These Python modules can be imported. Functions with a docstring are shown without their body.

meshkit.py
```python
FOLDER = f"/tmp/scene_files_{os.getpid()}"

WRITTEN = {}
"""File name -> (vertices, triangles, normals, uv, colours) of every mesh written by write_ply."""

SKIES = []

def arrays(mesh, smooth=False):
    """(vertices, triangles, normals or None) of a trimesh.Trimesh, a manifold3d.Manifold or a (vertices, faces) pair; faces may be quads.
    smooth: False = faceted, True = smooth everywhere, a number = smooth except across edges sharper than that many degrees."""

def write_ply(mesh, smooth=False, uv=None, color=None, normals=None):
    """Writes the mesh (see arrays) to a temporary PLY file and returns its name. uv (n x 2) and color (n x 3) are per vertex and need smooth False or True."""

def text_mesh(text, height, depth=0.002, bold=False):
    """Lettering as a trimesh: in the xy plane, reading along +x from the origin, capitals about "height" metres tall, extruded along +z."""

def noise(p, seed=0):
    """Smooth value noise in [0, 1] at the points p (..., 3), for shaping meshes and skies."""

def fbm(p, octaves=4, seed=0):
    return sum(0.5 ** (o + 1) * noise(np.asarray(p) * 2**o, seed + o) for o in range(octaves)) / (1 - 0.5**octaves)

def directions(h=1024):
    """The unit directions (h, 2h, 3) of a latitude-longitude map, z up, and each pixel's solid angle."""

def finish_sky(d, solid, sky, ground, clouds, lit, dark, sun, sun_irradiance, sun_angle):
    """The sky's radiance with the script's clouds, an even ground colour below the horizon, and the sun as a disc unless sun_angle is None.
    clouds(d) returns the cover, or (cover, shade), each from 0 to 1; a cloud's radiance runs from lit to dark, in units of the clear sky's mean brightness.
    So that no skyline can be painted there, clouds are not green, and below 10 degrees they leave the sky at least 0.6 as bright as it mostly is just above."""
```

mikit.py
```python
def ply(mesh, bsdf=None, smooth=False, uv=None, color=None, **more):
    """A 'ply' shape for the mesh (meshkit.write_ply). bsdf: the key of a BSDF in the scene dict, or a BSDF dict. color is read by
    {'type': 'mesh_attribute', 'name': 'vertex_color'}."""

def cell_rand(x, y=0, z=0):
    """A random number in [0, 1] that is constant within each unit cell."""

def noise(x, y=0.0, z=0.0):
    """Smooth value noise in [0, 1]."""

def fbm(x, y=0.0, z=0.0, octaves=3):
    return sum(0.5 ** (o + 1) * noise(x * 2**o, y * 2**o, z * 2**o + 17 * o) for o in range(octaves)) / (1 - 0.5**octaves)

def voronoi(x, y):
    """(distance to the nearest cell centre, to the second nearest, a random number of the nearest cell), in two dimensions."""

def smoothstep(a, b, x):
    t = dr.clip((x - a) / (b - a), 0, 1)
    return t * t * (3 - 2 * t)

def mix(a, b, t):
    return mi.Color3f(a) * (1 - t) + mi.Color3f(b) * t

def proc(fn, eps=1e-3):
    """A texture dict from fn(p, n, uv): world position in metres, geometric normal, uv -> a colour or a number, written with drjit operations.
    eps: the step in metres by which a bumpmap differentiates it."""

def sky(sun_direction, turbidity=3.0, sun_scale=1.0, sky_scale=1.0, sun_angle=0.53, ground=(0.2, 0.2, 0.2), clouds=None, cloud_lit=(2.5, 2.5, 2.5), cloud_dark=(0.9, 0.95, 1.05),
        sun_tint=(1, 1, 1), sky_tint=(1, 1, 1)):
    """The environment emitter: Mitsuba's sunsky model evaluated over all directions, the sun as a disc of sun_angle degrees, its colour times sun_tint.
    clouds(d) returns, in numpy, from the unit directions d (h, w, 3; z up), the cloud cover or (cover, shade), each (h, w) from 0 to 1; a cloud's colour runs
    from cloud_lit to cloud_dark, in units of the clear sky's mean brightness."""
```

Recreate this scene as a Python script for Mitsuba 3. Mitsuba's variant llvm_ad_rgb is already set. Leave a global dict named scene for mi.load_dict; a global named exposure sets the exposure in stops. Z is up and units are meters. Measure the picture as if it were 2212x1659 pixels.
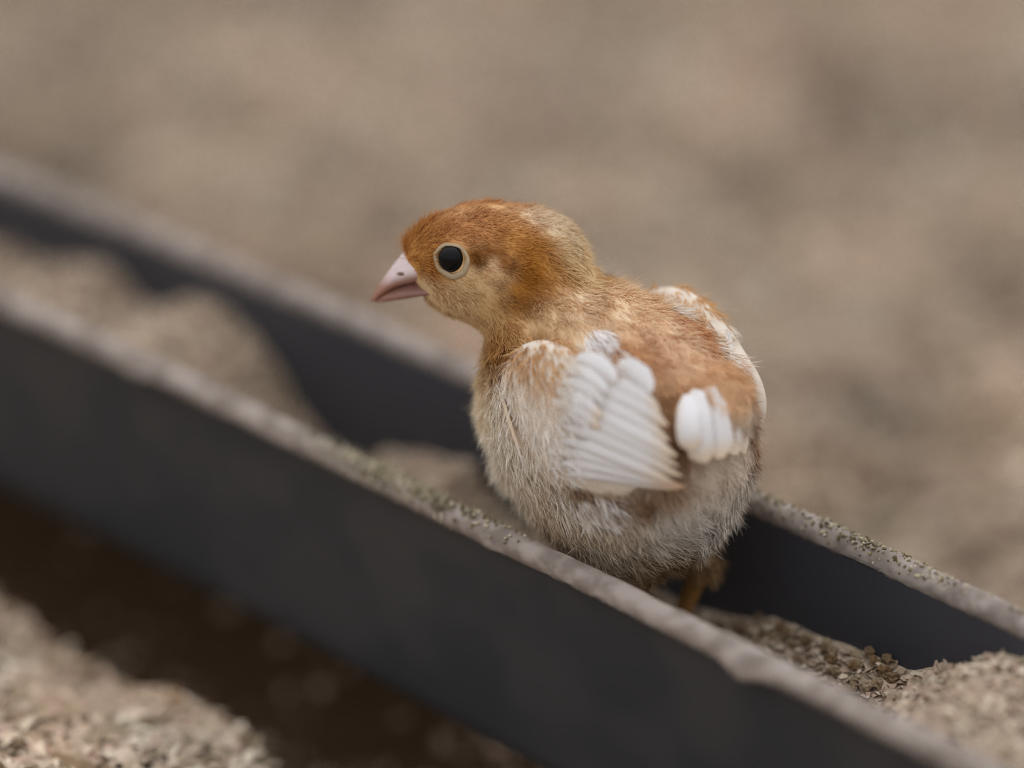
import math
import numpy as np
import drjit as dr
import trimesh
import mitsuba as mi
import mikit
from mikit import proc, noise, fbm, smoothstep, mix
from meshkit import fbm as nfbm, noise as nnoise
from scipy.spatial import cKDTree

scene, labels = {'type': 'scene'}, {}
T = mi.ScalarTransform4f

# ------------------------------------------------------------------ camera, sky, exposure
CAM = np.array([-0.0233, -0.7892, 0.4989])
PITCH = math.radians(26.0)
FWD = np.array([0, math.cos(PITCH), -math.sin(PITCH)])
scene['camera'] = {
    'type': 'thinlens', 'fov_axis': 'x', 'fov': 2 * math.degrees(math.atan(1106 / 9000.0)),
    'aperture_radius': 0.0255, 'focus_distance': 0.872,
    'near_clip': 0.05, 'far_clip': 100.0,
    'to_world': T().look_at(origin=CAM.tolist(), target=(CAM + FWD).tolist(), up=[0, 0, 1]),
}


def overcast(d):
    """Thick even cloud: three times as bright overhead as at the horizon, a little brighter on the side where the sun stands behind it."""
    glow = np.clip(d @ (np.array([0.25, 0.62, 0.74]) / np.linalg.norm([0.25, 0.62, 0.74])), 0, 1) ** 3
    level = (1 + 2 * np.clip(d[..., 2], 0, 1)) / 3 * 0.72 + 0.28 * glow
    return np.ones(d.shape[:2]), 1 - level


scene['sky'] = mikit.sky([0.25, 0.62, 0.74], turbidity=6.0, sun_scale=0.0, ground=(0.25, 0.2, 0.15), clouds=overcast,
                         cloud_lit=(2.44, 2.48, 2.58), cloud_dark=(0.1, 0.1, 0.105))
exposure = 2.5

# ------------------------------------------------------------------ frames: the trough runs along H, its far side is towards N
TH = math.atan(-1.03)
H = np.array([-math.cos(TH), -math.sin(TH), 0.0])
N = np.array([-math.sin(TH), math.cos(TH), 0.0])
L = np.array([-H[1], H[0], 0.0])
Z = np.array([0, 0, 1.0])
RIM, DEPTH, HALF = 0.085, 0.059, 0.0243
rng = np.random.default_rng(7)


def bend(s):
    return -0.30 * np.maximum(0, s - 0.09) ** 2 * (s < 0.3) - (s >= 0.3) * (0.30 * 0.21 ** 2 + 0.126 * (s - 0.3))


def from_trough(s, q, z):
    s, q, z = np.broadcast_arrays(s, q, z)
    return s[..., None] * H + (q + bend(s))[..., None] * N + z[..., None] * Z


def srgb(r, g, b):
    c = np.array([r, g, b], float) / 255
    return np.where(c <= 0.04045, c / 12.92, ((c + 0.055) / 1.055) ** 2.4)


def rgb(r, g, b):
    return {'type': 'rgb', 'value': srgb(r, g, b).tolist()}


VC = {'type': 'mesh_attribute', 'name': 'vertex_color'}

# ------------------------------------------------------------------ materials
TROUGH_SHADE = srgb(92, 72, 54)  # dark brown that paints the shade under the trough
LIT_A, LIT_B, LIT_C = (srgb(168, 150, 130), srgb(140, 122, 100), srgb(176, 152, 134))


def litter_colour(p, n, uv):
    a = smoothstep(0.3, 0.7, fbm(p.x * 22, p.y * 14, p.z * 22, 3))
    b = smoothstep(0.4, 0.75, fbm(p.x * 30 + 9, p.y * 20, p.z * 30 + 4, 2))
    fine = 0.8 + 0.4 * noise(p.x * 400, p.y * 400, p.z * 400)
    litter_ = mix(mix(LIT_A.tolist(), LIT_B.tolist(), a), LIT_C.tolist(), 0.6 * b)
    # painted shade: dark brown strip under the trough, bare of the litter colour
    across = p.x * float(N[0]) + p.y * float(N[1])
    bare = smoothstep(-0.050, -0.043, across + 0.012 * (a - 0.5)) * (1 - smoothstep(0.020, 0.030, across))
    return mix(litter_, TROUGH_SHADE.tolist(), bare) * fine


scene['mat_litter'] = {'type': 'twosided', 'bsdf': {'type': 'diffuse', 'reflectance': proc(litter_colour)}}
scene['mat_flake'] = {'type': 'twosided', 'bsdf': {'type': 'diffuse', 'reflectance': VC}}


def plastic_film(p):
    patch = fbm(p.x * 60, p.y * 60, p.z * 60, 2)
    return mix(srgb(50, 51, 54).tolist(), srgb(60, 59, 60).tolist(), smoothstep(0.3, 0.7, patch)), patch


def dust_colour(p):
    grain = fbm(p.x * 260, p.y * 260, p.z * 260, 3)
    return mix(srgb(165, 153, 144).tolist(), srgb(130, 118, 109).tolist(), smoothstep(0.3, 0.7, grain)), grain


def wall_colour(p, n, uv):
    """Black plastic with a thin grey film of dust."""
    film, patch = plastic_film(p)
    dust, grain = dust_colour(p)
    inside = smoothstep(-0.02, 0.0, p.x * float(N[0]) + p.y * float(N[1]))     # pale bluish sky sheen painted into the inside colour
    film = mix(film, mix(srgb(57, 58, 64).tolist(), srgb(66, 66, 71).tolist(), patch), inside)
    return mix(film, dust, smoothstep(0.6, 0.95, n.z))


def rim_colour(p, n, uv):
    """The rolled lip, caked with litter dust except for its underside."""
    film, patch = plastic_film(p)
    dust, grain = dust_colour(p)
    up = n.z + 0.9 * (patch - 0.5) + 0.5 * (grain - 0.5)
    return mix(film, dust, smoothstep(-0.85, -0.15, up))


scene['mat_plastic'] = {'type': 'twosided', 'bsdf': {'type': 'principled', 'base_color': proc(wall_colour), 'roughness': 0.48, 'specular': 0.4}}
scene['mat_rim'] = {'type': 'twosided', 'bsdf': {'type': 'principled', 'base_color': proc(rim_colour), 'roughness': 0.75, 'specular': 0.2}}
scene['mat_down'] = {'type': 'principledthin', 'base_color': VC, 'roughness': 0.8, 'spec_trans': 0.0, 'diff_trans': 0.5, 'eta': 1.3}
scene['mat_skin'] = {'type': 'twosided', 'bsdf': {'type': 'diffuse', 'reflectance': VC}}
scene['mat_feather'] = {'type': 'twosided', 'bsdf': {'type': 'principled', 'base_color': VC, 'roughness': 0.6, 'specular': 0.25, 'sheen': 0.2}}
scene['mat_beak'] = {'type': 'twosided', 'bsdf': {'type': 'principled', 'base_color': VC, 'roughness': 0.36, 'specular': 0.5}}
scene['mat_eye'] = {'type': 'principled', 'base_color': rgb(14, 13, 15), 'roughness': 0.1, 'specular': 0.15}


# ------------------------------------------------------------------ helpers
def flakes(pos, tilt, length, width, colours, r, curl=0.35):
    """Bent leaf-like chips, one strip of two quads each, in one mesh. pos: n x 3 centres."""
    n = len(pos)
    az = r.uniform(0, 2 * math.pi, n)
    t = np.stack([np.cos(az), np.sin(az), r.normal(0, tilt, n)], 1)
    t /= np.linalg.norm(t, axis=1, keepdims=True)
    up = np.stack([r.normal(0, tilt, n), r.normal(0, tilt, n), np.ones(n)], 1)
    b = np.cross(up, t)
    b /= np.linalg.norm(b, axis=1, keepdims=True)
    up = np.cross(t, b)
    ln, w = length[:, None], width[:, None]
    c = (curl * length * r.uniform(-0.3, 1, n))[:, None]
    rows = []
    for k, (x, ww, zz) in enumerate(((-0.5, 0.35, -0.5), (-0.1, 1.0, 0.35), (0.5, 0.3, -0.5))):
        m = pos + t * ln * x + up * c * zz
        rows += [m - b * w * ww / 2, m + b * w * ww / 2]
    v = np.stack(rows, 1).reshape(-1, 3)
    base = (np.arange(n) * 6)[:, None]
    f = np.concatenate([base + np.array([[i, i + 2, i + 1]]) for i in (0, 2)] + [base + np.array([[i + 1, i + 2, i + 3]]) for i in (0, 2)])
    return v, f, np.repeat(colours, 6, 0)


LITTER_COLOURS = np.array([srgb(178, 158, 138), srgb(150, 132, 110), srgb(122, 102, 80), srgb(200, 184, 162), srgb(166, 142, 124)])


def pick_colours(n, r, p=(0.34, 0.28, 0.12, 0.1, 0.16)):
    c = LITTER_COLOURS[r.choice(len(p), n, p=p)]
    return np.clip(c * r.uniform(0.82, 1.15, (n, 1)), 0, 0.95)


def grid(sa, qa, zf):
    S, Q = np.meshgrid(sa, qa, indexing='ij')
    v = from_trough(S, Q, zf(S, Q)).reshape(-1, 3)
    i = np.arange(len(sa) * len(qa)).reshape(len(sa), len(qa))
    f = np.concatenate([np.stack([i[:-1, :-1], i[1:, :-1], i[1:, 1:]], -1).reshape(-1, 3), np.stack([i[:-1, :-1], i[1:, 1:], i[:-1, 1:]], -1).reshape(-1, 3)])
    return v, f


# ------------------------------------------------------------------ ground
GQ = [-3, -0.6, -0.3, -0.16, -0.11, -0.075, -0.058, -0.050, -0.0455, -0.040, -0.030, 0.012, 0.027, 0.036, 0.06, 0.2, 3]
GZ = [0.02, 0.025, 0.035, 0.043, 0.041, 0.033, 0.025, 0.019, 0.010, -0.016, -0.030, -0.030, 0.026, 0.028, 0.016, 0.014, 0.014]  # bank behind the trough added to block light, trench deepened to darken it


def ground_z(s, q):
    p = np.stack([s, q, 0 * s], -1)
    z = np.interp(q + (q < -0.035) * (0.012 * (nfbm(p * 34, 3) - 0.5) * 2 + 0.022 * np.clip((0.080 - s) / 0.05, 0, 1)), GQ, GZ)
    lump = nfbm(p * 30, 3) - 0.5
    big = nfbm(p * 9 + 5, 2) - 0.5
    near = np.exp(-(q / 0.035) ** 2)
    return z + (0.010 * lump + 0.022 * big * (np.abs(q) > 0.03)) * (1 - 0.85 * near)


sa = np.concatenate([np.linspace(-3, -0.4, 14)[:-1], np.linspace(-0.4, 0.7, 276), np.linspace(0.7, 3, 12)[1:]])
qa = np.concatenate([np.linspace(-3, -0.3, 14)[:-1], np.linspace(-0.3, 0.6, 226), np.linspace(0.6, 3, 12)[1:]])
gv, gf = grid(sa, qa, ground_z)
if np.cross(gv[gf[0, 1]] - gv[gf[0, 0]], gv[gf[0, 2]] - gv[gf[0, 0]])[2] < 0:
    gf = gf[:, ::-1]
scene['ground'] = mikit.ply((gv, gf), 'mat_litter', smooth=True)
labels['ground'] = {'label': 'pale brown litter-covered ground around and behind the trough', 'kind': 'structure'}


def litter(n, s_range, q_range, lmin, lmax, lift, seed, tilt, mottle, tone):
    r = np.random.default_rng(seed)
    s, q = r.uniform(*s_range, n), r.uniform(*q_range, n)
    z = ground_z(s, q) + r.uniform(0.0, lift, n)
    length = r.uniform(lmin, lmax, n) * r.uniform(0.6, 1.2, n)
    k = (q < -0.044) | (q > 0.026) | (r.random(n) < np.interp(s, [0.03, 0.11], [0.35, 0.06]))
    s, q, z, length = s[k], q[k], z[k], length[k]
    n = len(s)
    w3 = from_trough(s, q, z)
    m1 = nfbm(w3 * np.array([26, 20, 26]), 3) - 0.5
    m2 = nfbm(w3 * np.array([40, 32, 40]) + 31, 2)[:, None] - 0.5
    col = pick_colours(n, r) * tone * (1 + mottle * m1[:, None]) * (1 + m2 * np.array([0.16, -0.10, -0.24]))
    return flakes(w3, tilt, length, length * r.uniform(0.3, 0.65, n), np.clip(col, 0, 0.95), r)


la, lb = litter(24000, (-0.10, 0.26), (-0.17, 0.03), 0.0035, 0.0085, 0.0025, 11, 0.26, 0.7, 1.35), litter(42000, (-0.22, 0.60), (0.03, 0.52), 0.003, 0.008, 0.002, 12, 0.25, 2.3, 0.98)
scene['wood_shavings'] = mikit.ply((np.concatenate([la[0], lb[0]]), np.concatenate([la[1], lb[1] + len(la[0])])), 'mat_flake', color=np.concatenate([la[2], lb[2]]))
labels['wood_shavings'] = {'label': 'loose pale wood shavings and husks strewn over the ground around the trough', 'category': 'litter', 'kind': 'stuff'}

# ------------------------------------------------------------------ feed trough
TS0, TS1 = -0.42, 0.58
ts = np.linspace(TS0, TS1, 180)
WALL = 0.0016


def sweep(profile, stations, closed=True):
    """Sweeps a closed (q, z) profile along the trough; ends capped."""
    pr = np.asarray(profile)
    m, k = len(pr), len(stations)
    v = np.concatenate([from_trough(np.full(m, s), pr[:, 0], pr[:, 1]) for s in stations])
    i = np.arange(m * k).reshape(k, m)
    j = np.roll(i, -1, 1)
    f = np.concatenate([np.stack([i[:-1], i[1:], j[1:]], -1).reshape(-1, 3), np.stack([i[:-1], j[1:], j[:-1]], -1).reshape(-1, 3)])
    mesh = trimesh.Trimesh(v, f, process=False)
    import shapely.geometry as sg
    pts, tri = trimesh.creation.triangulate_polygon(sg.Polygon(pr), engine='earcut')
    order = cKDTree(pr).query(pts)[1]
    caps = np.concatenate([order[tri], order[tri][:, ::-1] + (k - 1) * m])
    mesh = trimesh.Trimesh(v, np.concatenate([f, caps]), process=False)
    trimesh.repair.fix_normals(mesh)
    return mesh


def trough_profile():
    o, r0 = HALF, 0.008
    zb = RIM - DEPTH
    arc = np.linspace(0, math.pi / 2, 7)
    outer = [(-o, RIM - 0.002)] + [(-o + r0 - r0 * math.cos(a), zb + r0 - r0 * math.sin(a)) for a in arc] + [(o - r0 + r0 * math.sin(a), zb + r0 - r0 * math.cos(a)) for a in arc] + [(o, RIM - 0.002)]
    i, r1 = o - WALL, r0 - WALL
    inner = [(i, RIM - 0.002)] + [(i - r1 + r1 * math.cos(a), zb + WALL + r1 - r1 * math.sin(a)) for a in arc] + [(-i + r1 - r1 * math.sin(a), zb + WALL + r1 - r1 * math.cos(a)) for a in arc] + [(-i, RIM - 0.002)]
    return outer + inner


scene['feed_trough__body'] = mikit.ply(sweep(trough_profile(), ts), 'mat_plastic', smooth=40)


def rim_mesh(side, seed):
    """The rolled lip: a tube, slightly flattened, with caked dust making its surface uneven."""
    st, m = np.linspace(TS0, TS1, 1100), 22
    a = np.linspace(0, 2 * math.pi, m, endpoint=False)
    S, A = np.meshgrid(st, a, indexing='ij')
    q0, r0 = side * (HALF + 0.0009), 0.0029
    p = np.stack([S, 0.004 * np.cos(A), 0.004 * np.sin(A) + seed], -1)
    rr = r0 * (1 + 0.10 * (nfbm(p * 120, 3) - 0.5) * 2 * 2 * np.clip(np.sin(A) + 0.6, 0, 1) + 0.05 * (nnoise(p * 900) - 0.5))
    if side < 0:  # a lump of caked feed clings to the near lip
        for s_, a_, w, amt in ((-0.0615, 3.6, 0.0045, 0.75), (-0.004, 3.5, 0.004, -0.12), (0.012, 4.0, 0.003, 0.2), (0.1285, 3.6, 0.004, 0.3)):
            rr = rr * (1 + amt * np.exp(-((S - s_) / w) ** 2) * np.exp(-((np.angle(np.exp(1j * (A - a_)))) / 0.7) ** 2))
    v = from_trough(S, q0 + rr * np.cos(A), RIM - 0.0026 + rr * np.sin(A)).reshape(-1, 3)
    i = np.arange(len(st) * m).reshape(len(st), m)
    j = np.roll(i, -1, 1)
    f = np.concatenate([np.stack([i[:-1], i[1:], j[1:]], -1).reshape(-1, 3), np.stack([i[:-1], j[1:], j[:-1]], -1).reshape(-1, 3)])
    mesh = trimesh.Trimesh(v, f, process=False)
    trimesh.repair.fix_normals(mesh)
    return mesh


scene['feed_trough__rim'] = mikit.ply(rim_mesh(-1, 0.0), 'mat_rim', smooth=True)
scene['feed_trough__rim_001'] = mikit.ply(rim_mesh(1, 3.0), 'mat_rim', smooth=True)
for k, s_ in enumerate((TS0 + 0.05, TS1 - 0.05)):     # cradle feet near the two ends
    pr = [(-0.032, -0.012), (-0.032, 0.040), (-0.0242, 0.040), (-0.0242, 0.0262), (0.0242, 0.0262), (0.0242, 0.040), (0.032, 0.040), (0.032, -0.012)]
    scene['feed_trough__foot' + ('_001' if k else '')] = mikit.ply(sweep(pr, [s_ - 0.012, s_ + 0.012]), 'mat_plastic')
for k, s_ in enumerate((TS0, TS1)):
    zb = RIM - DEPTH
    pr = [(-HALF + WALL, zb + WALL), (HALF - WALL, zb + WALL), (HALF - WALL, RIM - 0.002), (-HALF + WALL, RIM - 0.002)]
    scene['feed_trough__end_wall' + ('_001' if k else '')] = mikit.ply(sweep(pr, [s_ - 0.001, s_ + 0.001]), 'mat_plastic')
labels['feed_trough'] = {'label': 'long narrow black plastic feed trough with dusty rolled rims, the chick standing in it', 'category': 'feeder'}
labels['feed_trough__rim'] = {'label': 'near rolled rim caked with pale dust'}
labels['feed_trough__rim_001'] = {'label': 'far rolled rim with pale dust'}

# ------------------------------------------------------------------ feed heaped in the trough
FS = [-0.42, -0.16, -0.0945, -0.088, -0.0763, -0.0628, -0.0498, -0.038, -0.0246, -0.0165, 0.0, 0.055, 0.0649, 0.0695, 0.0836, 0.098, 0.105, 0.118, 0.1304, 0.1344, 0.1391, 0.1452, 0.1512, 0.1573, 0.165, 0.1766, 0.1857, 0.1907, 0.1971, 0.2125, 0.223, 0.2319, 0.2436, 0.30, 0.58]
FZ = [-0.012, -0.009, -0.0078, -0.0088, -0.0164, -0.0231, -0.0235, -0.0252, -0.0262, -0.0295, -0.033, -0.033, -0.0281, -0.0226, -0.0259, -0.030, -0.036, -0.036, -0.0298, -0.0244, -0.0202, -0.0156, -0.0136, -0.0112, -0.0125, -0.0186, -0.0198, -0.0164, -0.0135, -0.0175, -0.020, -0.0182, -0.0211, -0.018, -0.02]


def feed_z(s, q):
    t = np.clip((HALF - q) / (2 * HALF), 0, 1)
    z = np.interp(s + 0.010 * t, FS, FZ)
    p = np.stack([s, q, 0 * s], -1)
    z = z - 0.5 * (HALF - WALL - q) * np.clip((s + 0.075) / 0.02, 0, 1) * np.clip((0.01 - s) / 0.02, 0, 1)
    return RIM + z + 0.0022 * (nfbm(p * 160, 3) - 0.5) - 0.0015 * np.sin(math.pi * t)


fw = HALF - WALL - 0.0002
fv, ff = grid(np.linspace(TS0 + 0.002, TS1 - 0.002, 500), np.linspace(-fw, fw, 26), feed_z)
if np.cross(fv[ff[0, 1]] - fv[ff[0, 0]], fv[ff[0, 2]] - fv[ff[0, 0]])[2] < 0:
    ff = ff[:, ::-1]
r = np.random.default_rng(21)
nf = 16000
s, q = r.uniform(-0.17, 0.30, nf), r.uniform(-fw + 0.0025, fw - 0.0012, nf)
length = r.uniform(0.0018, 0.0042, nf)
cols = np.clip(pick_colours(nf, r, (0.42, 0.16, 0.04, 0.22, 0.16)) * 1.14, 0, 0.9)
cv, cf, cc = flakes(from_trough(s, q, feed_z(s, q) + r.uniform(0.0001, 0.0012, nf)), 0.35, length, length * r.uniform(0.35, 0.7, nf), cols, r)
base = srgb(184, 165, 144) * (0.85 + 0.3 * r.random((len(fv), 1)))
scene['feed'] = mikit.ply((np.concatenate([fv, cv]), np.concatenate([ff, cf + len(fv)])), 'mat_flake', color=np.concatenate([base, cc]))
labels['feed'] = {'label': 'pale tan husky feed heaped inside the trough at both ends of the picture', 'category': 'feed', 'kind': 'stuff'}

# crumbs on the near rim, and coarse crumbs of feed beside the chick's foot
r = np.random.default_rng(31)


def crumb_mesh(pos, size, cols, r):
    ico = trimesh.creation.icosahedron()
    n = len(pos)
    q4 = trimesh.transformations.random_rotation_matrix
    mats = np.stack([q4(r.random(3))[:3, :3] for _ in range(n)])
    sc = size[:, None] * r.uniform(0.5, 1.0, (n, 3)) * np.array([1.5, 0.9, 0.7])
    v = np.einsum('nij,nkj->nki', mats, ico.vertices[None] * sc[:, None, :]) + pos[:, None, :]
    f = (np.arange(n) * len(ico.vertices))[:, None, None] + ico.faces[None]
    return v.reshape(-1, 3), f.reshape(-1, 3), np.repeat(cols, len(ico.vertices), 0)


def rim_crumbs(name, side, n, s_mid, s_dev, label):
    s = r.normal(s_mid, s_dev, n)
    a = r.normal(1.75, 0.62, n)
    size = r.uniform(0.00018, 0.00066, n)
    rad = 0.0029 + 0.3 * size
    pos = from_trough(s, side * (HALF + 0.0009) + rad * np.cos(a), RIM - 0.0026 + rad * np.sin(a))
    cols = np.array([srgb(176, 166, 138), srgb(138, 126, 98), srgb(200, 188, 164), srgb(104, 94, 70)])[r.integers(0, 4, n)] * r.uniform(0.7, 1.1, (n, 1))
    v, f, c = crumb_mesh(pos, size, cols, r)
    scene[name] = mikit.ply((v, f), 'mat_flake', color=c)
    labels[name] = {'label': label, 'category': 'crumbs', 'kind': 'stuff'}


rim_crumbs('rim_crumbs', -1, 1000, 0.043, 0.014, 'greenish tan feed crumbs stuck on the near rim in front of the chick')
rim_crumbs('rim_dust', 1, 350, -0.045, 0.02, 'fine feed dust on the far rim right of the chick')

cr = np.random.default_rng(41)
for k in range(46):
    t = k / 45
    s_ = np.interp(t, [0, 1], [-0.012, -0.0625]) + cr.uniform(-0.001, 0.001)
    q_ = fw - 0.001 - cr.uniform(0, 0.0085)
    z_ = float(feed_z(np.array([s_]), np.array([q_]))[0]) + 0.0012 + cr.uniform(0, 0.0012)
    size = np.interp(t, [0, 0.7, 1], [0.0007, 0.0009, 0.0012]) * cr.uniform(0.8, 1.2)
    m = trimesh.creation.icosphere(subdivisions=2, radius=1.0)
    vv = m.vertices * (1 + 2.0 * (nfbm(m.vertices * 1.9 + k * 7.3, 3)[:, None] - 0.5))
    vv *= np.array([1.25, 1.0, 0.85]) * size
    vv = vv @ trimesh.transformations.random_rotation_matrix(cr.random(3))[:3, :3].T
    col = [srgb(150, 130, 104), srgb(122, 102, 78), srgb(168, 150, 124), srgb(130, 104, 76)][k % 4]
    key = 'feed_crumb' + (f'_{k:03d}' if k else '')
    scene[key] = mikit.ply(trimesh.Trimesh(vv + from_trough(np.array(s_), np.array(q_), np.array(z_)), m.faces, process=False), 'mat_flake', color=np.tile(col, (len(vv), 1)))
    labels[key] = {'label': 'coarse brown crumb of feed along the far trough wall right of the chick', 'category': 'feed crumb', 'group': 'coarse feed crumbs right of the chick'}

# ------------------------------------------------------------------ the chick, in millimetres: a forward along the trough, l to its left, z up
CB = np.array([0, 0, RIM + 0.0192])


def chick_world(v):
    v = np.asarray(v, float) * 0.001
    return v[..., 0:1] * H + v[..., 1:2] * L + v[..., 2:3] * Z + CB


HEADC = np.array([31.8, 10.6, 31.6])
E1 = np.array([0.697, 0.717, 0.0])     # the head looks this way, 46 degrees left of the body
E2 = np.array([-0.717, 0.697, 0.0])    # the head's left, towards the camera
E3 = np.array([0, 0, 1.0])


def head(x, y, z):
    return HEADC + x * E1 + y * E2 + z * E3


def sd_ellipsoid(p, c, s, axes=None):
    d = p - np.asarray(c)
    if axes is not None:
        d = d @ np.asarray(axes).T
    k0 = np.linalg.norm(d / s, axis=-1)
    k1 = np.linalg.norm(d / (np.asarray(s, float) ** 2), axis=-1)
    return k0 * (k0 - 1) / np.maximum(k1, 1e-6)


def sd_capsule(p, a, b, ra, rb):
    a, b = np.asarray(a, float), np.asarray(b, float)
    t = np.clip((p - a) @ (b - a) / ((b - a) @ (b - a)), 0, 1)
    return np.linalg.norm(p - a - t[..., None] * (b - a), axis=-1) - (ra + t * (rb - ra))


def smin(a, b, k):
    h = np.clip(0.5 + 0.5 * (b - a) / k, 0, 1)
    return b * (1 - h) + a * h - k * h * (1 - h)


HAXES = np.stack([E1, E2, E3])
FEET = []
for sgn, a0 in ((1, -4.0), (-1, -6.0)):
    FEET.append((np.array([a0 - 3, sgn * 9.0, -24.0]), np.array([a0 - 9, sgn * 9.0, -33.0]), np.array([a0 - 2, sgn * 9.5, -49.5])))


def body_sdf(p):
    w = p.copy()
    taper = 1 + 0.13 * np.clip(-p[..., 2] / 30, 0, 1.2)
    w[..., 0], w[..., 1] = p[..., 0] * taper, p[..., 1] * (1 + 0.4 * (taper - 1))
    d = sd_ellipsoid(w, (-1, 0, -0.5), (30.0, 23.0, 28.5))
    d = smin(d, sd_ellipsoid(p, (-5, 0, -12), (18, 18, 17.5)), 8)
    d = smin(d, sd_ellipsoid(p, (11, 2, 2), (19.5, 20, 22)), 8)
    d = smin(d, sd_capsule(p, (13, 3, 14), (23.5, 5.5, 25), 15.5, 11), 8)
    hd = sd_ellipsoid(p, head(-1, 0, 0), (15.2, 11.6, 12.2), HAXES)
    hd = smin(hd, np.linalg.norm(p - head(-11, -1.0, -1.6), axis=-1) - 11.2, 5)
    hd = smin(hd, sd_ellipsoid(p, head(2.5, 0, -6.0), (8.2, 7.2, 5.6), HAXES), 5)
    hd = smin(hd, np.linalg.norm(p - head(10.6, 0, 1.6), axis=-1) - 5.0, 5)
    d = smin(d, hd, 6)
    d = smin(d, sd_ellipsoid(p, (-27, 0, 14), (6, 8, 7)), 6)          # root of the tail
    for hip, hock, foot in FEET:
        d = smin(d, sd_capsule(p, hip, hock, 6.5, 3.0), 4)
        d = smin(d, sd_capsule(p, hock, foot, 2.2, 1.7), 1.5)
        for ang, ln in ((-0.5, 11), (0.0, 13), (0.5, 11), (math.pi, 6)):
            tip = foot + np.array([math.cos(ang) * ln, math.sin(ang) * ln, -0.6])
            d = smin(d, sd_capsule(p, foot, tip, 1.5, 0.8), 1.2)
    return d


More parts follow.
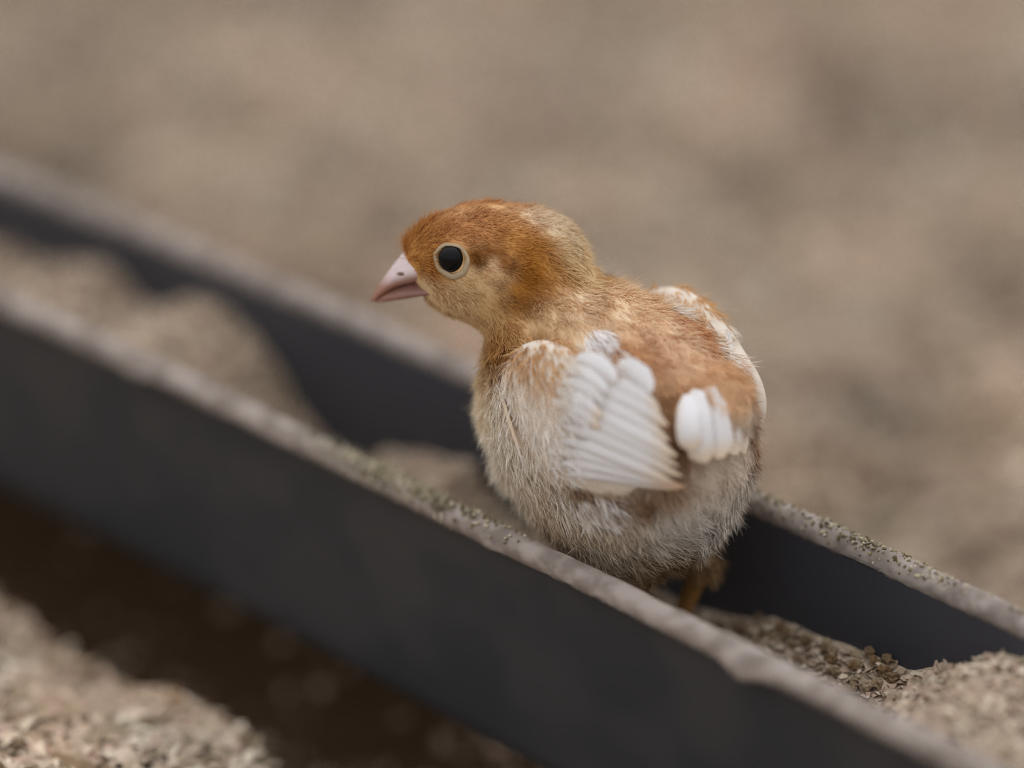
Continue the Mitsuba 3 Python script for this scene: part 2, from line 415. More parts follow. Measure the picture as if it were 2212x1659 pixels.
def surface_nets(fn, lo, hi, h):
    ax = [np.arange(a, b + h, h) for a, b in zip(lo, hi)]
    P = np.stack(np.meshgrid(*ax, indexing='ij'), -1)
    G = fn(P.reshape(-1, 3)).reshape(P.shape[:3])
    n = np.array(G.shape) - 1
    tot, cnt = np.zeros((*n, 3)), np.zeros(n)
    corner = lambda o: G[o[0]:o[0] + n[0], o[1]:o[1] + n[1], o[2]:o[2] + n[2]]
    cs = [(i, j, k) for i in (0, 1) for j in (0, 1) for k in (0, 1)]
    for a in cs:
        for b in cs:
            if sum(abs(x - y) for x, y in zip(a, b)) == 1 and a < b:
                ga, gb = corner(a), corner(b)
                x = (ga < 0) != (gb < 0)
                t = np.where(x, ga / np.where(x, ga - gb, 1), 0)
                pos = np.asarray(a) + t[..., None] * (np.asarray(b) - np.asarray(a))
                tot += np.where(x[..., None], pos, 0)
                cnt += x
    on = cnt > 0
    idx = -np.ones(n, int)
    idx[on] = np.arange(on.sum())
    cell = np.stack(np.nonzero(on), -1)
    v = np.asarray(lo) + (cell + tot[on] / cnt[on][:, None]) * h
    quads = []
    for d in range(3):
        o = np.eye(3, dtype=int)[d]
        u, w = np.eye(3, dtype=int)[(d + 1) % 3], np.eye(3, dtype=int)[(d + 2) % 3]
        sl = lambda off, m: tuple(slice(off[k], off[k] + m[k]) for k in range(3))
        m = np.array(G.shape) - o
        g0, g1 = G[sl((0, 0, 0), m)], G[sl(o, m)]
        e = np.stack(np.nonzero((g0 < 0) != (g1 < 0)), -1)
        e = e[(e @ u > 0) & (e @ w > 0) & (e @ u < n @ u) & (e @ w < n @ w)]
        s0 = g0[tuple(e.T)] < 0
        c = [idx[tuple((e - a).T)] for a in (0 * u, u, u + w, w)]
        qd = np.stack(c, -1)
        quads.append(np.where(s0[:, None], qd, qd[:, ::-1]))
    q = np.concatenate(quads)
    f = np.concatenate([q[:, [0, 1, 2]], q[:, [0, 2, 3]]])
    e = 0.05
    for _ in range(2):
        g = np.stack([(fn(v + e * x) - fn(v - e * x)) / (2 * e) for x in np.eye(3)], -1)
        v = v - g * (fn(v) / np.maximum((g ** 2).sum(-1), 0.2))[:, None]
    m = trimesh.Trimesh(v, f, process=False)
    if m.volume < 0:
        m.invert()
    return m


body = surface_nets(body_sdf, (-40, -34, -54), (60, 42, 52), 0.8)

# plumage colour, with shade painted into creases and the underside: soft patches set at points of the near side (the far side mirrors them)
HEAD_PATCHES = [  # x, y, z in the head's frame, sRGB, radius
    ((14, 4, 3), (196, 142, 80), 4), ((9, 8, 8), (200, 146, 92), 5), ((2, 6, 11), (198, 144, 96), 6), ((-5, 6, 10), (196, 142, 90), 6), ((9, 9, -1), (188, 128, 60), 3.5),
    ((-6, 10, 6), (192, 134, 72), 5), ((-11, 10, 4), (190, 130, 58), 5), ((-12, 9, -3), (170, 110, 34), 5), ((-9, 10, -9), (152, 92, 20), 5.5), ((-15, 9, -6), (198, 146, 80), 5),
    ((-2, 11.5, -2), (216, 180, 134), 4), ((1, 11, -5), (218, 186, 140), 4), ((5, 8, -9), (222, 194, 150), 5), ((-3, 9, -11), (212, 178, 126), 5), ((10, 6, -7), (222, 192, 148), 3),
    ((1.4, 10.8, 0.2), (120, 72, 24), 1.5), ((-1.2, 11, 1.4), (140, 84, 34), 1.4), ((-3.8, 11, 1.3), (118, 66, 18), 1.5), ((-4.6, 11, -1.2), (136, 82, 34), 1.3), ((-2.4, 11, -1.6), (226, 192, 150), 1.9), ((-3.6, 10.5, -5), (128, 82, 38), 1.2),
    ((-18, 0, 10), (222, 202, 172), 7), ((-12, 0, 13), (220, 196, 164), 5), ((-21, 6, 2), (224, 200, 156), 6), ((-19, 3, -7), (220, 192, 146), 6),
    ((5, 0, 13), (208, 164, 116), 4), ((-4, 0, 14), (214, 174, 128), 4)]
BODY_PATCHES = [  # a, l, z, sRGB, radius
    ((25, 14, 11), (208, 180, 134), 6.5), ((28, 2, 14), (214, 184, 140), 7), ((20, 15, 17), (176, 120, 54), 3.8), ((15, 14, 19), (210, 164, 108), 5), ((8, 12, 24), (222, 188, 144), 6), ((4, 8, 29), (232, 206, 172), 7),
    ((26, 12, 4), (246, 232, 206), 7), ((24, 14, -2), (244, 234, 214), 9), ((15, 20, -8), (236, 228, 214), 11), ((-6, 4, 31), (234, 206, 170), 6), ((-11, 9, 26), (206, 150, 96), 4), ((-17, 8, 25), (210, 158, 106), 4), ((-14, 2, 28), (240, 216, 186), 6.5),
    ((-20, 2, 24), (238, 212, 180), 6), ((-24, 7, 19), (214, 170, 124), 4), ((-25, 0, 20), (230, 196, 156), 5), ((-31, 4, 0), (226, 212, 194), 8), ((14, 17, 19), (136, 90, 46), 2.0), ((8.5, 15.5, 22.5), (150, 102, 58), 1.8), ((15.5, 19.5, 16), (140, 96, 52), 1.8), ((-9, 22, -5), (150, 118, 90), 2.4), ((-15, 20, -5), (146, 114, 86), 2.4), ((-21, 16, -4), (146, 112, 82), 2.4), ((-12, 9, -29), (108, 74, 38), 5), ((-26, 12, 11), (150, 108, 74), 3.2), ((-27, 11, 5), (158, 120, 88), 3.2), ((-26, 13, -1), (172, 138, 106), 3), ((-22, 13, 18), (160, 108, 62), 3), ((-26, 4, -12), (212, 204, 194), 10), ((-10, 20, -14), (206, 190, 168), 11), ((5, 14, -22), (208, 186, 156), 12),  # small browns paint crease shade: neck, under wing, and brown-banded gap by tail
    ((-18, 6, -24), (182, 152, 114), 8), ((-20, 3, -28), (126, 92, 54), 5), ((-6, 17, 22), (230, 214, 192), 5), ((-20, 14, 14), (206, 172, 136), 5), ((4, 20, 17), (230, 202, 162), 6), ((6, 23, 8), (238, 230, 218), 7)]  # the low dark browns paint the shade beneath the belly
PA = np.array([head(a[0], a[1], a[2] + 0.45 * a[1]) for a, _, _ in HEAD_PATCHES] + [np.array(a, float) for a, _, _ in BODY_PATCHES])
PC = np.array([srgb(*c) for _, c, _ in HEAD_PATCHES + BODY_PATCHES])
PR = np.array([rr for *_, rr in HEAD_PATCHES + BODY_PATCHES], float)


def pigment_and_shade(p):
    q = np.array(p, float)
    hy = (q - HEADC) @ E2
    in_head = np.linalg.norm(q - head(-4, 0, 0), axis=-1) < 21
    flip = in_head & (hy < 0)
    q[flip] -= 2 * hy[flip][:, None] * E2
    far = ~in_head & (q[:, 1] < 0)
    q[far, 1] *= -1
    d2 = ((q[:, None, :] - PA[None]) ** 2).sum(-1)
    w = np.exp(-d2 / (PR ** 2)[None]) * (np.maximum(1, 3.2 / PR) ** 2.2)[None] + 1e-5 / (1 + d2)
    w = w ** 1.3
    c = (w[..., None] * PC).sum(1) / w.sum(1)[:, None]
    leg = np.clip((-31 - p[:, 2]) / 2.5, 0, 1)[:, None]
    return c * (1 - leg) + srgb(158, 118, 70) * leg


scene['chick__body'] = mikit.ply(trimesh.Trimesh(chick_world(body.vertices), body.faces, process=False), 'mat_skin', smooth=True, color=pigment_and_shade(body.vertices))

# down: thousands of fine tapering barbs
def comb_dir(p):
    out = np.tile([-0.72, 0.0, -0.45], (len(p), 1))
    hw = np.clip((24 - np.linalg.norm(p - head(0, 0, 0), axis=-1)) / 7, 0, 1)[:, None]
    rel = p - head(14, 0, -3)
    rel /= np.maximum(np.linalg.norm(rel, axis=-1, keepdims=True), 1e-6)
    return out * (1 - hw) + (0.8 * rel - 0.25 * E3) * hw


def down(name, points, normals, length, width, lift, seed, label=None, colour=None, clump=0.35, comb=None):
    r = np.random.default_rng(seed)
    n = len(points)
    cd = comb_dir(points) if comb is None else np.tile(comb, (n, 1))
    cd = cd - (cd * normals).sum(-1, keepdims=True) * normals
    cd /= np.maximum(np.linalg.norm(cd, axis=-1, keepdims=True), 0.2)
    wob = np.stack([nnoise(points * 0.32 + 40 * k, seed) - 0.5 for k in range(3)], -1) * 2
    start = normals * lift[:, None] + cd + clump * 2.0 * wob + r.normal(0, 0.22, (n, 3))
    start /= np.linalg.norm(start, axis=-1, keepdims=True)
    end = cd + 0.25 * normals * lift[:, None] + clump * 2.2 * wob + r.normal(0, 0.3, (n, 3))
    end /= np.linalg.norm(end, axis=-1, keepdims=True)
    rows, p = [], points - normals * 0.2
    side = np.cross(start, normals)
    side = side + r.normal(0, 0.35, (n, 3))
    side /= np.maximum(np.linalg.norm(side, axis=-1, keepdims=True), 1e-6)
    for t, w in ((0, 0.8), (0.4, 1.0), (0.75, 0.65)):
        if t:
            p = p + (start * (1 - t) + end * t) * (length * 0.37)[:, None]
        rows += [p - side * (width * w / 2)[:, None], p + side * (width * w / 2)[:, None]]
    rows.append(p + end * (length * 0.28)[:, None])
    v = np.stack(rows, 1)
    tips = v[:, [4, 6]] - HEADC
    ok = ~((tips @ E1 > 13.6) & (tips @ E3 < 2.4) & (np.linalg.norm(tips, axis=-1) < 30)).any(1)
    v, points, n = v[ok].reshape(-1, 3), points[ok], int(ok.sum())
    colour = colour[ok] if np.ndim(colour) == 2 else colour
    b = (np.arange(n) * 7)[:, None]
    f = np.concatenate([b + np.array([[0, 2, 1]]), b + np.array([[1, 2, 3]]), b + np.array([[2, 4, 3]]), b + np.array([[3, 4, 5]]), b + np.array([[4, 6, 5]])])
    c = (pigment_and_shade(points) if colour is None else np.broadcast_to(colour, (n, 3))) * r.uniform(0.86, 1.12, (n, 1))
    cv = np.repeat(np.clip(c, 0, 0.95), 7, 0)
    scene[name] = mikit.ply((chick_world(v), f), 'mat_down', smooth=True, color=cv)
    labels[name] = {'kind': 'stuff', **({'label': label} if label else {})}


def sample(mesh, n, seed, keep):
    p, fi = trimesh.sample.sample_surface(mesh, n, seed=seed)
    p, nn = np.asarray(p), np.asarray(mesh.face_normals[fi])
    k = keep(p)
    return p[k], nn[k]


bp, bn = sample(body, 125000, 5, lambda p: (p[:, 2] > -32))
hd_ = np.linalg.norm(bp - head(-3, 0, -1), axis=-1)
is_head = hd_ < 19
hx, hz = (bp - HEADC) @ E1, (bp - HEADC) @ E3
beak_zone = (((bp - head(14.5, 0, -1)) ** 2).sum(-1) < 3.0 ** 2) | ((hx > 11.0) & (hz < -2.6) & (hz > -6.4))
eye_zone = ((((bp - head(6.1, 0, 0)) @ E1) ** 2 + ((bp - head(0, 0, 4.0)) @ E3) ** 2) < 3.6 ** 2) & (np.abs((bp - HEADC) @ E2) > 5)
k1 = is_head & ~beak_zone & ~eye_zone
rr_ = np.random.default_rng(3)
down('chick__head_down', bp[k1], bn[k1], 1.6 + 1.2 * np.clip((hd_[k1] - 10) / 9, 0, 1) * 1.6 * rr_.uniform(0.6, 1.2, k1.sum()), rr_.uniform(0.16, 0.3, k1.sum()), np.full(k1.sum(), 0.42), 1, 'short orange-brown down of the head', clump=0.22)
k2 = ~is_head
ln = np.interp(bp[k2][:, 2], [-30, -10, 10, 30], [4.4, 4.4, 3.6, 3.4]) * rr_.uniform(0.6, 1.25, k2.sum())
down('chick__body_down', bp[k2], bn[k2], ln, rr_.uniform(0.16, 0.34, k2.sum()), np.interp(bp[k2][:, 2], [-25, 10], [0.9, 0.5]), 2, 'cream and orange-buff body down', clump=0.34)

# long loose wisps that fray the outline
for nm, nw, sd, keep, lo, hi in (('chick__body_wisp', 9000, 15, lambda p: (p[:, 2] > -31) & (np.linalg.norm(p - head(-3, 0, -1), axis=-1) > 17), 3.5, 6.8), ('chick__head_wisp', 9000, 16, lambda p: (np.linalg.norm(p - head(-3, 0, -1), axis=-1) < 19) & ((p - HEADC) @ E1 < 6) & (np.linalg.norm(p - head(6.8, 7.6, 4.0), axis=-1) > 5), 1.8, 3.2)):
    wp, wn = sample(body, nw, sd, keep)
    rw = np.random.default_rng(sd)
    down(nm, wp, wn, rw.uniform(lo, hi, len(wp)), rw.uniform(0.09, 0.17, len(wp)), rw.uniform(0.5, 1.6, len(wp)), sd, clump=0.3)


# a few whitish tufts: under the wing, and on the shoulder
tp, tn, tc = [], [], []
for (cx, cy, cz), rad, col in (((-9, 22, -8), 2.2, (236, 230, 222)), ((-14, 20, -6), 2.0, (238, 232, 228)), ((-3, 22, -9), 2.2, (232, 224, 212)), ((-3.5, 12, 27), 3.0, (244, 240, 238)), ((-3, -12, 27), 3.0, (244, 238, 230)), ((-16, -14, 20), 3.5, (244, 236, 226)), ((-10, -16, 21), 3.5, (240, 226, 206)), ((-20, -12, 18), 3.0, (240, 230, 216)), ((-3, -15, 24), 3.0, (238, 216, 186))):
    near = np.linalg.norm(bp - np.array([cx, cy, cz]), axis=-1)
    kk = np.argsort(near)[:260]
    tp.append(bp[kk]); tn.append(bn[kk]); tc.append(np.tile(srgb(*col), (len(kk), 1)))
tp, tn, tc = (np.concatenate(x) for x in (tp, tn, tc))
rt = np.random.default_rng(17)
near = np.argsort(np.linalg.norm(bp - np.array([-17, -15, 17]), axis=-1))[:420]
down('chick__shoulder_fluff', bp[near], bn[near], rt.uniform(4.5, 8.5, len(near)), rt.uniform(0.15, 0.35, len(near)), rt.uniform(0.3, 0.7, len(near)), 18, 'cream fluff standing off the far shoulder', colour=srgb(232, 214, 198), clump=0.2, comb=[-0.8, -0.55, 0.0])
down('chick__pale_tuft', tp, tn, rt.uniform(4.0, 7.0, len(tp)), rt.uniform(0.2, 0.4, len(tp)), rt.uniform(0.5, 0.9, len(tp)), 17, 'pale tufts of down under the wing and on the shoulder', colour=tc, clump=0.15)


# beak
def head_mesh(m):
    return trimesh.Trimesh(chick_world(HEADC + m.vertices @ HAXES), m.faces, process=False)


def beak_loft(stations, narrow, m=24):
    """stations: x, z of the top, z of the bottom, half width; the section is a rounded wedge."""
    rows = []
    for x, zt, zb, w in stations:
        a = np.linspace(0, 2 * math.pi, m, endpoint=False)
        cy, cz = np.cos(a), np.sin(a)
        yy = w * np.sign(cy) * np.abs(cy) ** 0.9 * np.where(cz > 0, 1 - narrow * cz ** 2, 1.0)
        rows.append(np.stack([np.full(m, x), yy, (zt + zb) / 2 + (zt - zb) / 2 * cz], -1))
    v = np.concatenate(rows + [np.array([[stations[0][0], 0, (stations[0][1] + stations[0][2]) / 2], [stations[-1][0] + 0.15, 0, (stations[-1][1] + stations[-1][2]) / 2]])])
    k = len(stations)
    i = np.arange(k * m).reshape(k, m)
    j = np.roll(i, -1, 1)
    f = np.concatenate([np.stack([i[:-1], i[1:], j[1:]], -1).reshape(-1, 3), np.stack([i[:-1], j[1:], j[:-1]], -1).reshape(-1, 3),
                        np.stack([np.full(m, k * m), i[0], j[0]], -1), np.stack([np.full(m, k * m + 1), j[-1], i[-1]], -1)])
    mesh = trimesh.Trimesh(v, f, process=False)
    trimesh.repair.fix_normals(mesh)
    return mesh


up = beak_loft([(9.2, -1.4, -3.3, 6.8), (11.2, 1.6, -3.6, 6.3), (13.2, 3.4, -4.1, 5.6), (15.6, 2.4, -4.9, 4.6), (17.2, 0.7, -5.5, 3.9), (18.8, -1.5, -6.3, 3.1), (20.2, -3.5, -7.2, 2.5), (21.4, -5.3, -8.2, 1.9), (22.4, -7.0, -9.2, 1.35), (23.0, -8.1, -9.8, 0.9), (23.35, -8.9, -10.0, 0.45)], 0.55)
up = up.subdivide()
low = beak_loft([(8.8, -3.7, -5.8, 6.5), (11.0, -4.0, -6.7, 5.9), (13.0, -4.3, -7.4, 5.0), (15.6, -4.9, -8.2, 4.2), (18.0, -5.8, -8.9, 3.2), (20.4, -7.1, -9.6, 2.1), (21.8, -8.3, -9.9, 1.2), (22.5, -9.1, -9.9, 0.5)], 0.1).subdivide()


def beak_colour(m, tipc, basec, topc):
    x = np.clip((m.vertices[:, 0] - 15) / 7, 0, 1)[:, None]
    t = np.clip((m.vertices[:, 2] + 2.6 + 0.45 * (m.vertices[:, 0] - 14)) / 2.0, 0, 1)[:, None]
    c = srgb(*basec) * (1 - x) + srgb(*tipc) * x
    c = c * (1 - t * (1 - 0.4 * x)) + srgb(*topc) * t * (1 - 0.4 * x)
    edge = np.exp(-((m.vertices[:, 2] + 3.3 + 0.3 * np.clip(m.vertices[:, 0] - 12, 0, 9)) / 0.55) ** 2) * np.clip((17 - m.vertices[:, 0]) / 2, 0, 1)
    c = c * (1 - 0.7 * edge[:, None]) + srgb(222, 178, 172) * 0.7 * edge[:, None]
    return c * (0.9 + 0.2 * nfbm(m.vertices * 0.9, 2)[:, None])


scene['chick__upper_beak'] = mikit.ply(head_mesh(up), 'mat_beak', smooth=True, color=beak_colour(up, (154, 108, 88), (164, 124, 114), (226, 208, 208)))
scene['chick__lower_beak'] = mikit.ply(head_mesh(low), 'mat_beak', smooth=True, color=beak_colour(low, (152, 108, 90), (140, 102, 92), (154, 116, 106)))
for sgn, key in ((1, 'chick__upper_beak__nostril'), (-1, 'chick__upper_beak__nostril_001')):
    m = trimesh.creation.icosphere(subdivisions=2)
    m.apply_transform(np.diag([1.3, 0.5, 0.42, 1]))
    m.apply_translation([16.6, sgn * 3.75, -1.6])
    scene[key] = mikit.ply(head_mesh(m), 'mat_beak', smooth=True, color=np.tile(srgb(120, 88, 72), (len(m.vertices), 1)))
labels['chick__upper_beak'] = {'label': 'pinkish horn upper beak'}

# eyes with a pale ring of bare lid
for sgn, key in ((1, 'chick__eye'), (-1, 'chick__eye_001')):
    c = np.array([6.1, sgn * 8.6, 4.0])
    m = trimesh.creation.icosphere(subdivisions=4, radius=1.0)
    m.apply_transform(np.diag([2.9, 2.6, 2.9, 1]))
    m.apply_translation(c)
    scene[key] = mikit.ply(head_mesh(m), 'mat_eye', smooth=True)
    nu, nv = 48, 14
    u, w = np.meshgrid(np.linspace(0, 2 * math.pi, nu, endpoint=False), np.linspace(0, 2 * math.pi, nv, endpoint=False), indexing='ij')
    wob = 1 + 0.03 * np.sin(3 * u + 0.5) + 0.02 * np.sin(7 * u)
    R0, r0 = 3.15 * wob, 0.55 * (1 - 0.3 * np.sin(u))
    ring = np.stack([c[0] + (R0 + r0 * np.cos(w)) * np.cos(u) * 1.06, c[1] + sgn * (0.6 + 0.55 * np.sin(w) - 1.15 * np.cos(u) - 0.40 * R0 * np.sin(u)), c[2] + (R0 + r0 * np.cos(w)) * np.sin(u) * 0.97], -1).reshape(-1, 3)
    i = np.arange(nu * nv).reshape(nu, nv)
    i2, j2, k2_ = np.roll(i, -1, 0), np.roll(i, -1, 1), np.roll(np.roll(i, -1, 0), -1, 1)
    m = trimesh.Trimesh(ring, np.concatenate([np.stack([i, i2, k2_], -1).reshape(-1, 3), np.stack([i, k2_, j2], -1).reshape(-1, 3)]), process=False)
    trimesh.repair.fix_normals(m)
    rc = srgb(176, 156, 128) * (0.85 + 0.3 * nfbm(ring * 1.5, 2)[:, None])
    scene[key + '__eyelid'] = mikit.ply(head_mesh(m), 'mat_skin', smooth=True, color=rc)
    labels[key + '__eyelid'] = {'label': 'pale bare ring around the eye'}
labels['chick__eye'] = {'label': 'round black eye'}

# wings and tail: every feather a blade of its own
WS = np.array([38.0, 26.5, 35.0])


def wing_surface(a, z, off):
    l = WS[1] * np.sqrt(np.clip(1 - (a / WS[0]) ** 2 - (z / WS[2]) ** 2, 0.02, 1))
    p = np.stack([a, l, z], -1)
    n = p / WS ** 2
    n /= np.linalg.norm(n, axis=-1, keepdims=True)
    return p + n * np.asarray(off)[..., None], n


def blade(path, normals, width, shape, cup=0.34, thick=0.25, notch=0.0, seed=0, roll=0.0):
    """A feather vane along path (k x 3): cupped, with a raised shaft, thin but closed."""
    k, m = len(path), 9
    tan = np.gradient(path, axis=0)
    tan /= np.linalg.norm(tan, axis=1, keepdims=True)
    side = np.cross(normals, tan)
    side /= np.linalg.norm(side, axis=1, keepdims=True)
    nn = np.cross(tan, side)
    side, nn = side * math.cos(roll) + nn * math.sin(roll), nn * math.cos(roll) - side * math.sin(roll)
    t = np.linspace(0, 1, k)
    w = width * np.interp(t, *shape)
    x = np.linspace(-1, 1, m)
    r = np.random.default_rng(seed)
    jag = 1 + notch * r.normal(0, 1, (k, 2))
    X = x[None] * w[:, None] / 2 * np.where(x[None] < 0, jag[:, :1], jag[:, 1:])
    hgt = -cup * np.abs(X) ** 1.6 / max(width / 2, 1e-6) ** 0.6 + 0.10 * (1 - t[:, None]) * np.exp(-(x[None] / 0.12) ** 2)
    sweepback = -0.0 * np.abs(X)
    top = path[:, None] + side[:, None] * X[..., None] + nn[:, None] * hgt[..., None] + tan[:, None] * sweepback[..., None]
    bot = top - nn[:, None] * thick * (1 - 0.8 * np.abs(x))[None, :, None]
    i = np.arange(k * m).reshape(k, m)
    f1 = np.concatenate([np.stack([i[:-1, :-1], i[1:, :-1], i[1:, 1:]], -1).reshape(-1, 3), np.stack([i[:-1, :-1], i[1:, 1:], i[:-1, 1:]], -1).reshape(-1, 3)])
    f = np.concatenate([f1, f1[:, ::-1] + k * m])
    return np.concatenate([top.reshape(-1, 3), bot.reshape(-1, 3)]), f, np.tile(np.repeat(t, m), 2), np.tile(np.tile(np.where(x < 0, -x, 0.5 * x), k), 2)


VANE = ([0, 0.12, 0.35, 0.65, 0.85, 0.95, 1.0], [0.3, 0.75, 1.0, 0.95, 0.7, 0.4, 0.08])
BLUNT = ([0, 0.2, 0.6, 0.88, 0.97, 1.0], [0.5, 0.85, 1.0, 1.0, 0.7, 0.25])
OVAL = ([0, 0.15, 0.4, 0.7, 0.9, 1.0], [0.4, 0.85, 1.0, 0.95, 0.65, 0.1])
WHITE, CREAM, ORANGE, BUFF = srgb(228, 225, 224), srgb(228, 206, 178), srgb(220, 178, 138), srgb(206, 182, 152)

WING_FEATHERS = [
    ('flight_feather', (-8.7, 0.3, -31.1, 1.9), -0.6, 0.0, 3.0, WHITE, CREAM, VANE),
    ('flight_feather', (-7.9, 2.8, -32.0, 2.6), -0.1, 0.7, 3.4, WHITE, ORANGE, VANE),
    ('flight_feather', (-7.2, 5.3, -28.5, 3.9), 0.4, 1.2, 3.6, WHITE, CREAM, VANE),
    ('flight_feather', (-8.0, 8.3, -30.3, 4.0), 0.8, 1.7, 3.7, WHITE, CREAM, VANE),
    ('flight_feather', (-8.6, 11.1, -31.3, 5.4), 1.2, 2.2, 3.7, WHITE, CREAM, VANE),
    ('flight_feather', (-9.6, 13.4, -30.5, 7.5), 1.6, 2.6, 3.7, WHITE, CREAM, VANE),
    ('flight_feather', (-10.4, 15.7, -29.9, 9.6), 2.0, 3.0, 3.8, WHITE, CREAM, VANE),
    ('flight_feather', (-11.3, 17.6, -28.3, 12.3), 2.4, 3.3, 3.8, WHITE, CREAM, VANE),
    ('flight_feather', (-12.1, 19.6, -27.3, 15.0), 2.7, 3.6, 3.8, WHITE, CREAM, VANE),
    ('flight_feather', (-13.0, 21.2, -25.5, 17.3), 3.0, 3.9, 4.0, WHITE, CREAM, VANE),
    ('covert_feather', (-6.4, 15.4, -16.2, 13.1), 2.2, 2.9, 3.6, WHITE, CREAM, VANE),
    ('covert_feather', (-6.2, 17.4, -16.4, 15.2), 2.6, 3.3, 3.8, WHITE, CREAM, VANE),
    ('covert_feather', (-6.0, 19.4, -16.4, 17.4), 3.0, 3.7, 4.0, WHITE, WHITE, VANE),
    ('covert_feather', (-6.3, 21.6, -16.1, 19.5), 3.3, 4.0, 4.2, WHITE, WHITE, VANE),
    ('covert_feather', (-7.2, 23.7, -16.9, 21.5), 3.5, 4.3, 4.4, WHITE, WHITE, VANE),
    ('covert_feather', (-15.3, 24.1, -22.9, 20.3), 3.3, 4.0, 5.2, WHITE, WHITE, OVAL),
    ('covert_feather', (13.7, 11.1, 2.0, -0.6), -0.4, 0.6, 2.6, CREAM, WHITE, VANE),
]
TAIL_FEATHERS = [
    ((-27.0, -6.4, 15.7), (-32.0, -4.6, 11.4), (-33.0, -2.6, 4.4), 5.4, WHITE, CREAM),
    ((-28.0, 9.2, 20.3), (-32.8, 16.0, 17.7), (-33.5, 13.6, 11.0), 5.0, WHITE, CREAM),
    ((-28.0, -2.5, 17.8), (-33.2, 0.5, 13.6), (-34.5, 1.8, 6.3), 5.8, WHITE, CREAM),
    ((-28.5, 7.0, 20.8), (-33.5, 13.5, 17.1), (-34.5, 11.0, 7.7), 6.0, WHITE, CREAM),
    ((-29.0, 3.0, 20.4), (-34.2, 7.4, 16.4), (-35.5, 7.4, 7.8), 6.6, WHITE, CREAM),
]


def put_feather(key, mesh_parts, base, tip, edge=None):
    v, f, t, e = mesh_parts
    k = np.clip((t - 0.72) / 0.25, 0, 1)[:, None]
    c = np.asarray(base) * (1 - k) + np.asarray(tip) * k
    ed = np.clip((e - 0.55) / 0.45, 0, 1)[:, None] * 0.6
    c = c * (1 - ed) + BUFF * ed
    scene[key] = mikit.ply((chick_world(v), f), 'mat_feather', smooth=True, color=c)


ROLL = 0.42


def nr(stem, k):
    return stem if k == 0 else f'{stem}_{k:03d}'


def wing_pad(p):
    d = sd_ellipsoid(p, (1, 19.0, 8), (16, 6.0, 17))
    return smin(d, sd_ellipsoid(p, (-10, 18.0, 6), (14, 5.0, 12)), 5)


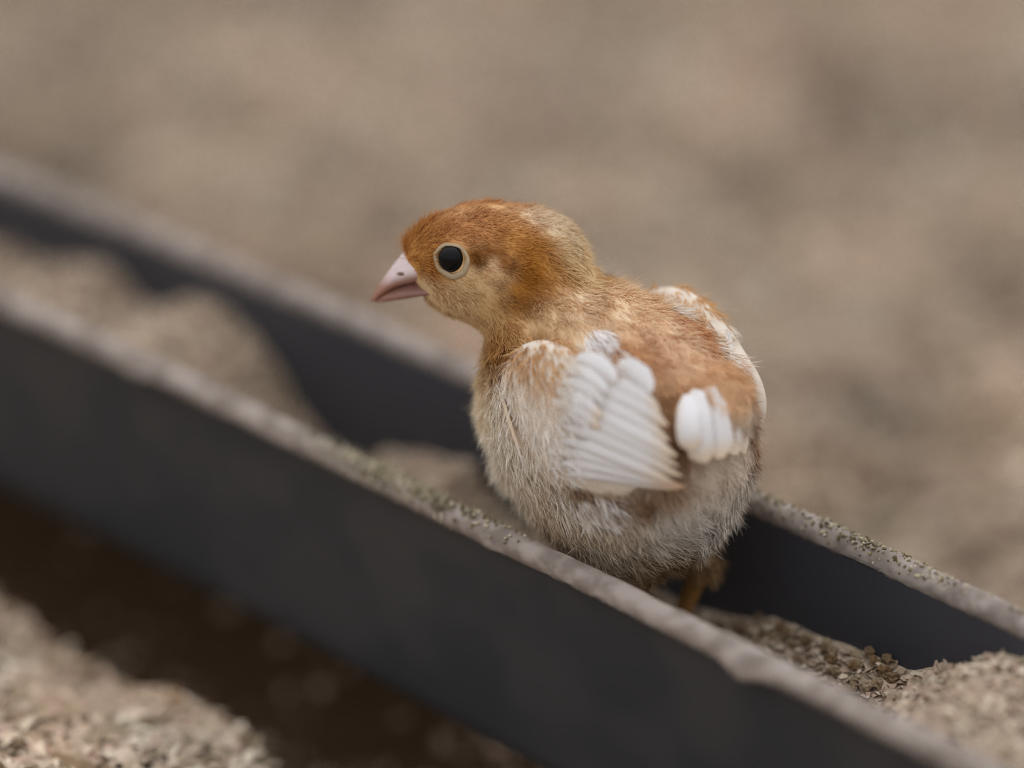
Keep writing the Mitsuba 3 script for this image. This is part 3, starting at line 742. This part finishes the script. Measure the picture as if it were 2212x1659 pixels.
pad = surface_nets(wing_pad, (-28, 10, -14), (22, 28, 30), 1.0)
for sgn, wkey in ((1, 'chick__wing'), (-1, 'chick__wing_001')):
    mir = np.array([1, sgn, 1])
    pm = trimesh.Trimesh(chick_world(pad.vertices * mir), pad.faces[:, ::sgn], process=False)
    scene[wkey] = mikit.ply(pm, 'mat_skin', smooth=True, color=np.tile(srgb(232, 220, 204), (len(pad.vertices), 1)))
    counts, rp, rn, rc_ = {}, [], [], []
    for q_, (stem, (a0, z0, a1, z1), off0, off1, wd, base, tip, shape) in enumerate(WING_FEATHERS):
        t = np.linspace(0, 1, 14)
        hug = 0.0 if sgn > 0 else 1.0
        pa, nn = wing_surface((a0 + (a1 - a0) * t) * (1 - 0.10 * hug), z0 + (z1 - z0) * t - 3.0 * hug + 0.05 * math.hypot(a1 - a0, z1 - z0) * 4 * t * (1 - t), off0 + (off1 - off0) * t + 0.25 * math.sin(q_ * 2.4) * t - hug * (4.0 + 4.0 * t))
        rq = np.random.default_rng(100 + q_)
        parts = blade(pa * mir, nn * mir, wd * rq.uniform(0.9, 1.2), shape, notch=0.04, seed=q_, roll=ROLL * rq.uniform(0.5, 1.15) if sgn > 0 else 0.0)
        m_ = 22
        i_ = rq.integers(0, 4, m_)
        sd_ = np.cross(nn[0], pa[3] - pa[0])
        rp.append((pa[i_] + nn[i_] * 0.35 + sd_ / np.linalg.norm(sd_) * rq.uniform(-0.6, 0.6, (m_, 1)) * wd - (pa[3] - pa[0]) * 0.45 + rq.normal(0, 0.25, (m_, 3))) * mir)
        rn.append(nn[i_] * mir)
        rc_.append(np.tile(srgb(236, 228, 216) if q_ > 8 else srgb(238, 235, 230), (m_, 1)))
        counts[stem] = counts.get(stem, -1) + 1
        put_feather(f'{wkey}__{nr(stem, counts[stem])}', parts, base, tip)
    rp, rn, rc_ = (np.concatenate(x) for x in (rp, rn, rc_))
    r8 = np.random.default_rng(8)
    down(wkey + '__root_down', rp, rn, r8.uniform(2.0, 3.6, len(rp)), r8.uniform(0.2, 0.4, len(rp)), np.full(len(rp), 0.12), 8, clump=0.12, comb=[-0.85, 0, -0.35], colour=rc_)
    wp, wn = sample(pad, 5200, 9, lambda p: (p[:, 1] > 14) & (p[:, 0] > -6 - 0.2 * p[:, 2]))
    r9 = np.random.default_rng(10)
    cl = pigment_and_shade(wp) * 0.25 + srgb(240, 234, 226) * 0.75
    hi_ = np.clip((wp[:, 2] - 14) / 7, 0, 1)[:, None]
    cl = cl * (1 - hi_) + srgb(214, 172, 122) * hi_
    down(wkey + '__wing_down', wp * mir, wn * mir, r9.uniform(2.5, 5.0, len(wp)), r9.uniform(0.25, 0.5, len(wp)), np.full(len(wp), 0.35), 11, clump=0.2, comb=[-0.55, 0, -0.8], colour=cl)
labels['chick__wing'] = {'label': 'folded white wing nearest the camera'}
labels['chick__wing_001'] = {'label': 'far white wing, mostly hidden behind the back'}

tail = surface_nets(lambda p: sd_ellipsoid(p, (-28, 0, 13), (4.5, 6, 6)), (-36, -8, 4), (-20, 8, 22), 0.8)
scene['chick__tail'] = mikit.ply(trimesh.Trimesh(chick_world(tail.vertices), tail.faces, process=False), 'mat_skin', smooth=True, color=np.tile(CREAM, (len(tail.vertices), 1)))
for k, (root, mid, tip, wd, base, tipc) in enumerate(TAIL_FEATHERS):
    t = np.linspace(0, 1, 12)[:, None]
    pa = (1 - t) ** 2 * np.array(root) + 2 * t * (1 - t) * np.array(mid) + t ** 2 * np.array(tip)
    nrm = np.tile([-0.85, 0.04 * (root[1] + tip[1]), 0.5], (12, 1))
    put_feather('chick__tail__' + nr('tail_feather', k), blade(pa, nrm, wd, BLUNT, notch=0.04, seed=50 + k), base, tipc)
labels['chick__tail'] = {'label': 'short stubby white tail'}
labels['chick'] = {'label': 'young fluffy chick with orange-brown head and white wings standing in the black feed trough', 'category': 'chick'}
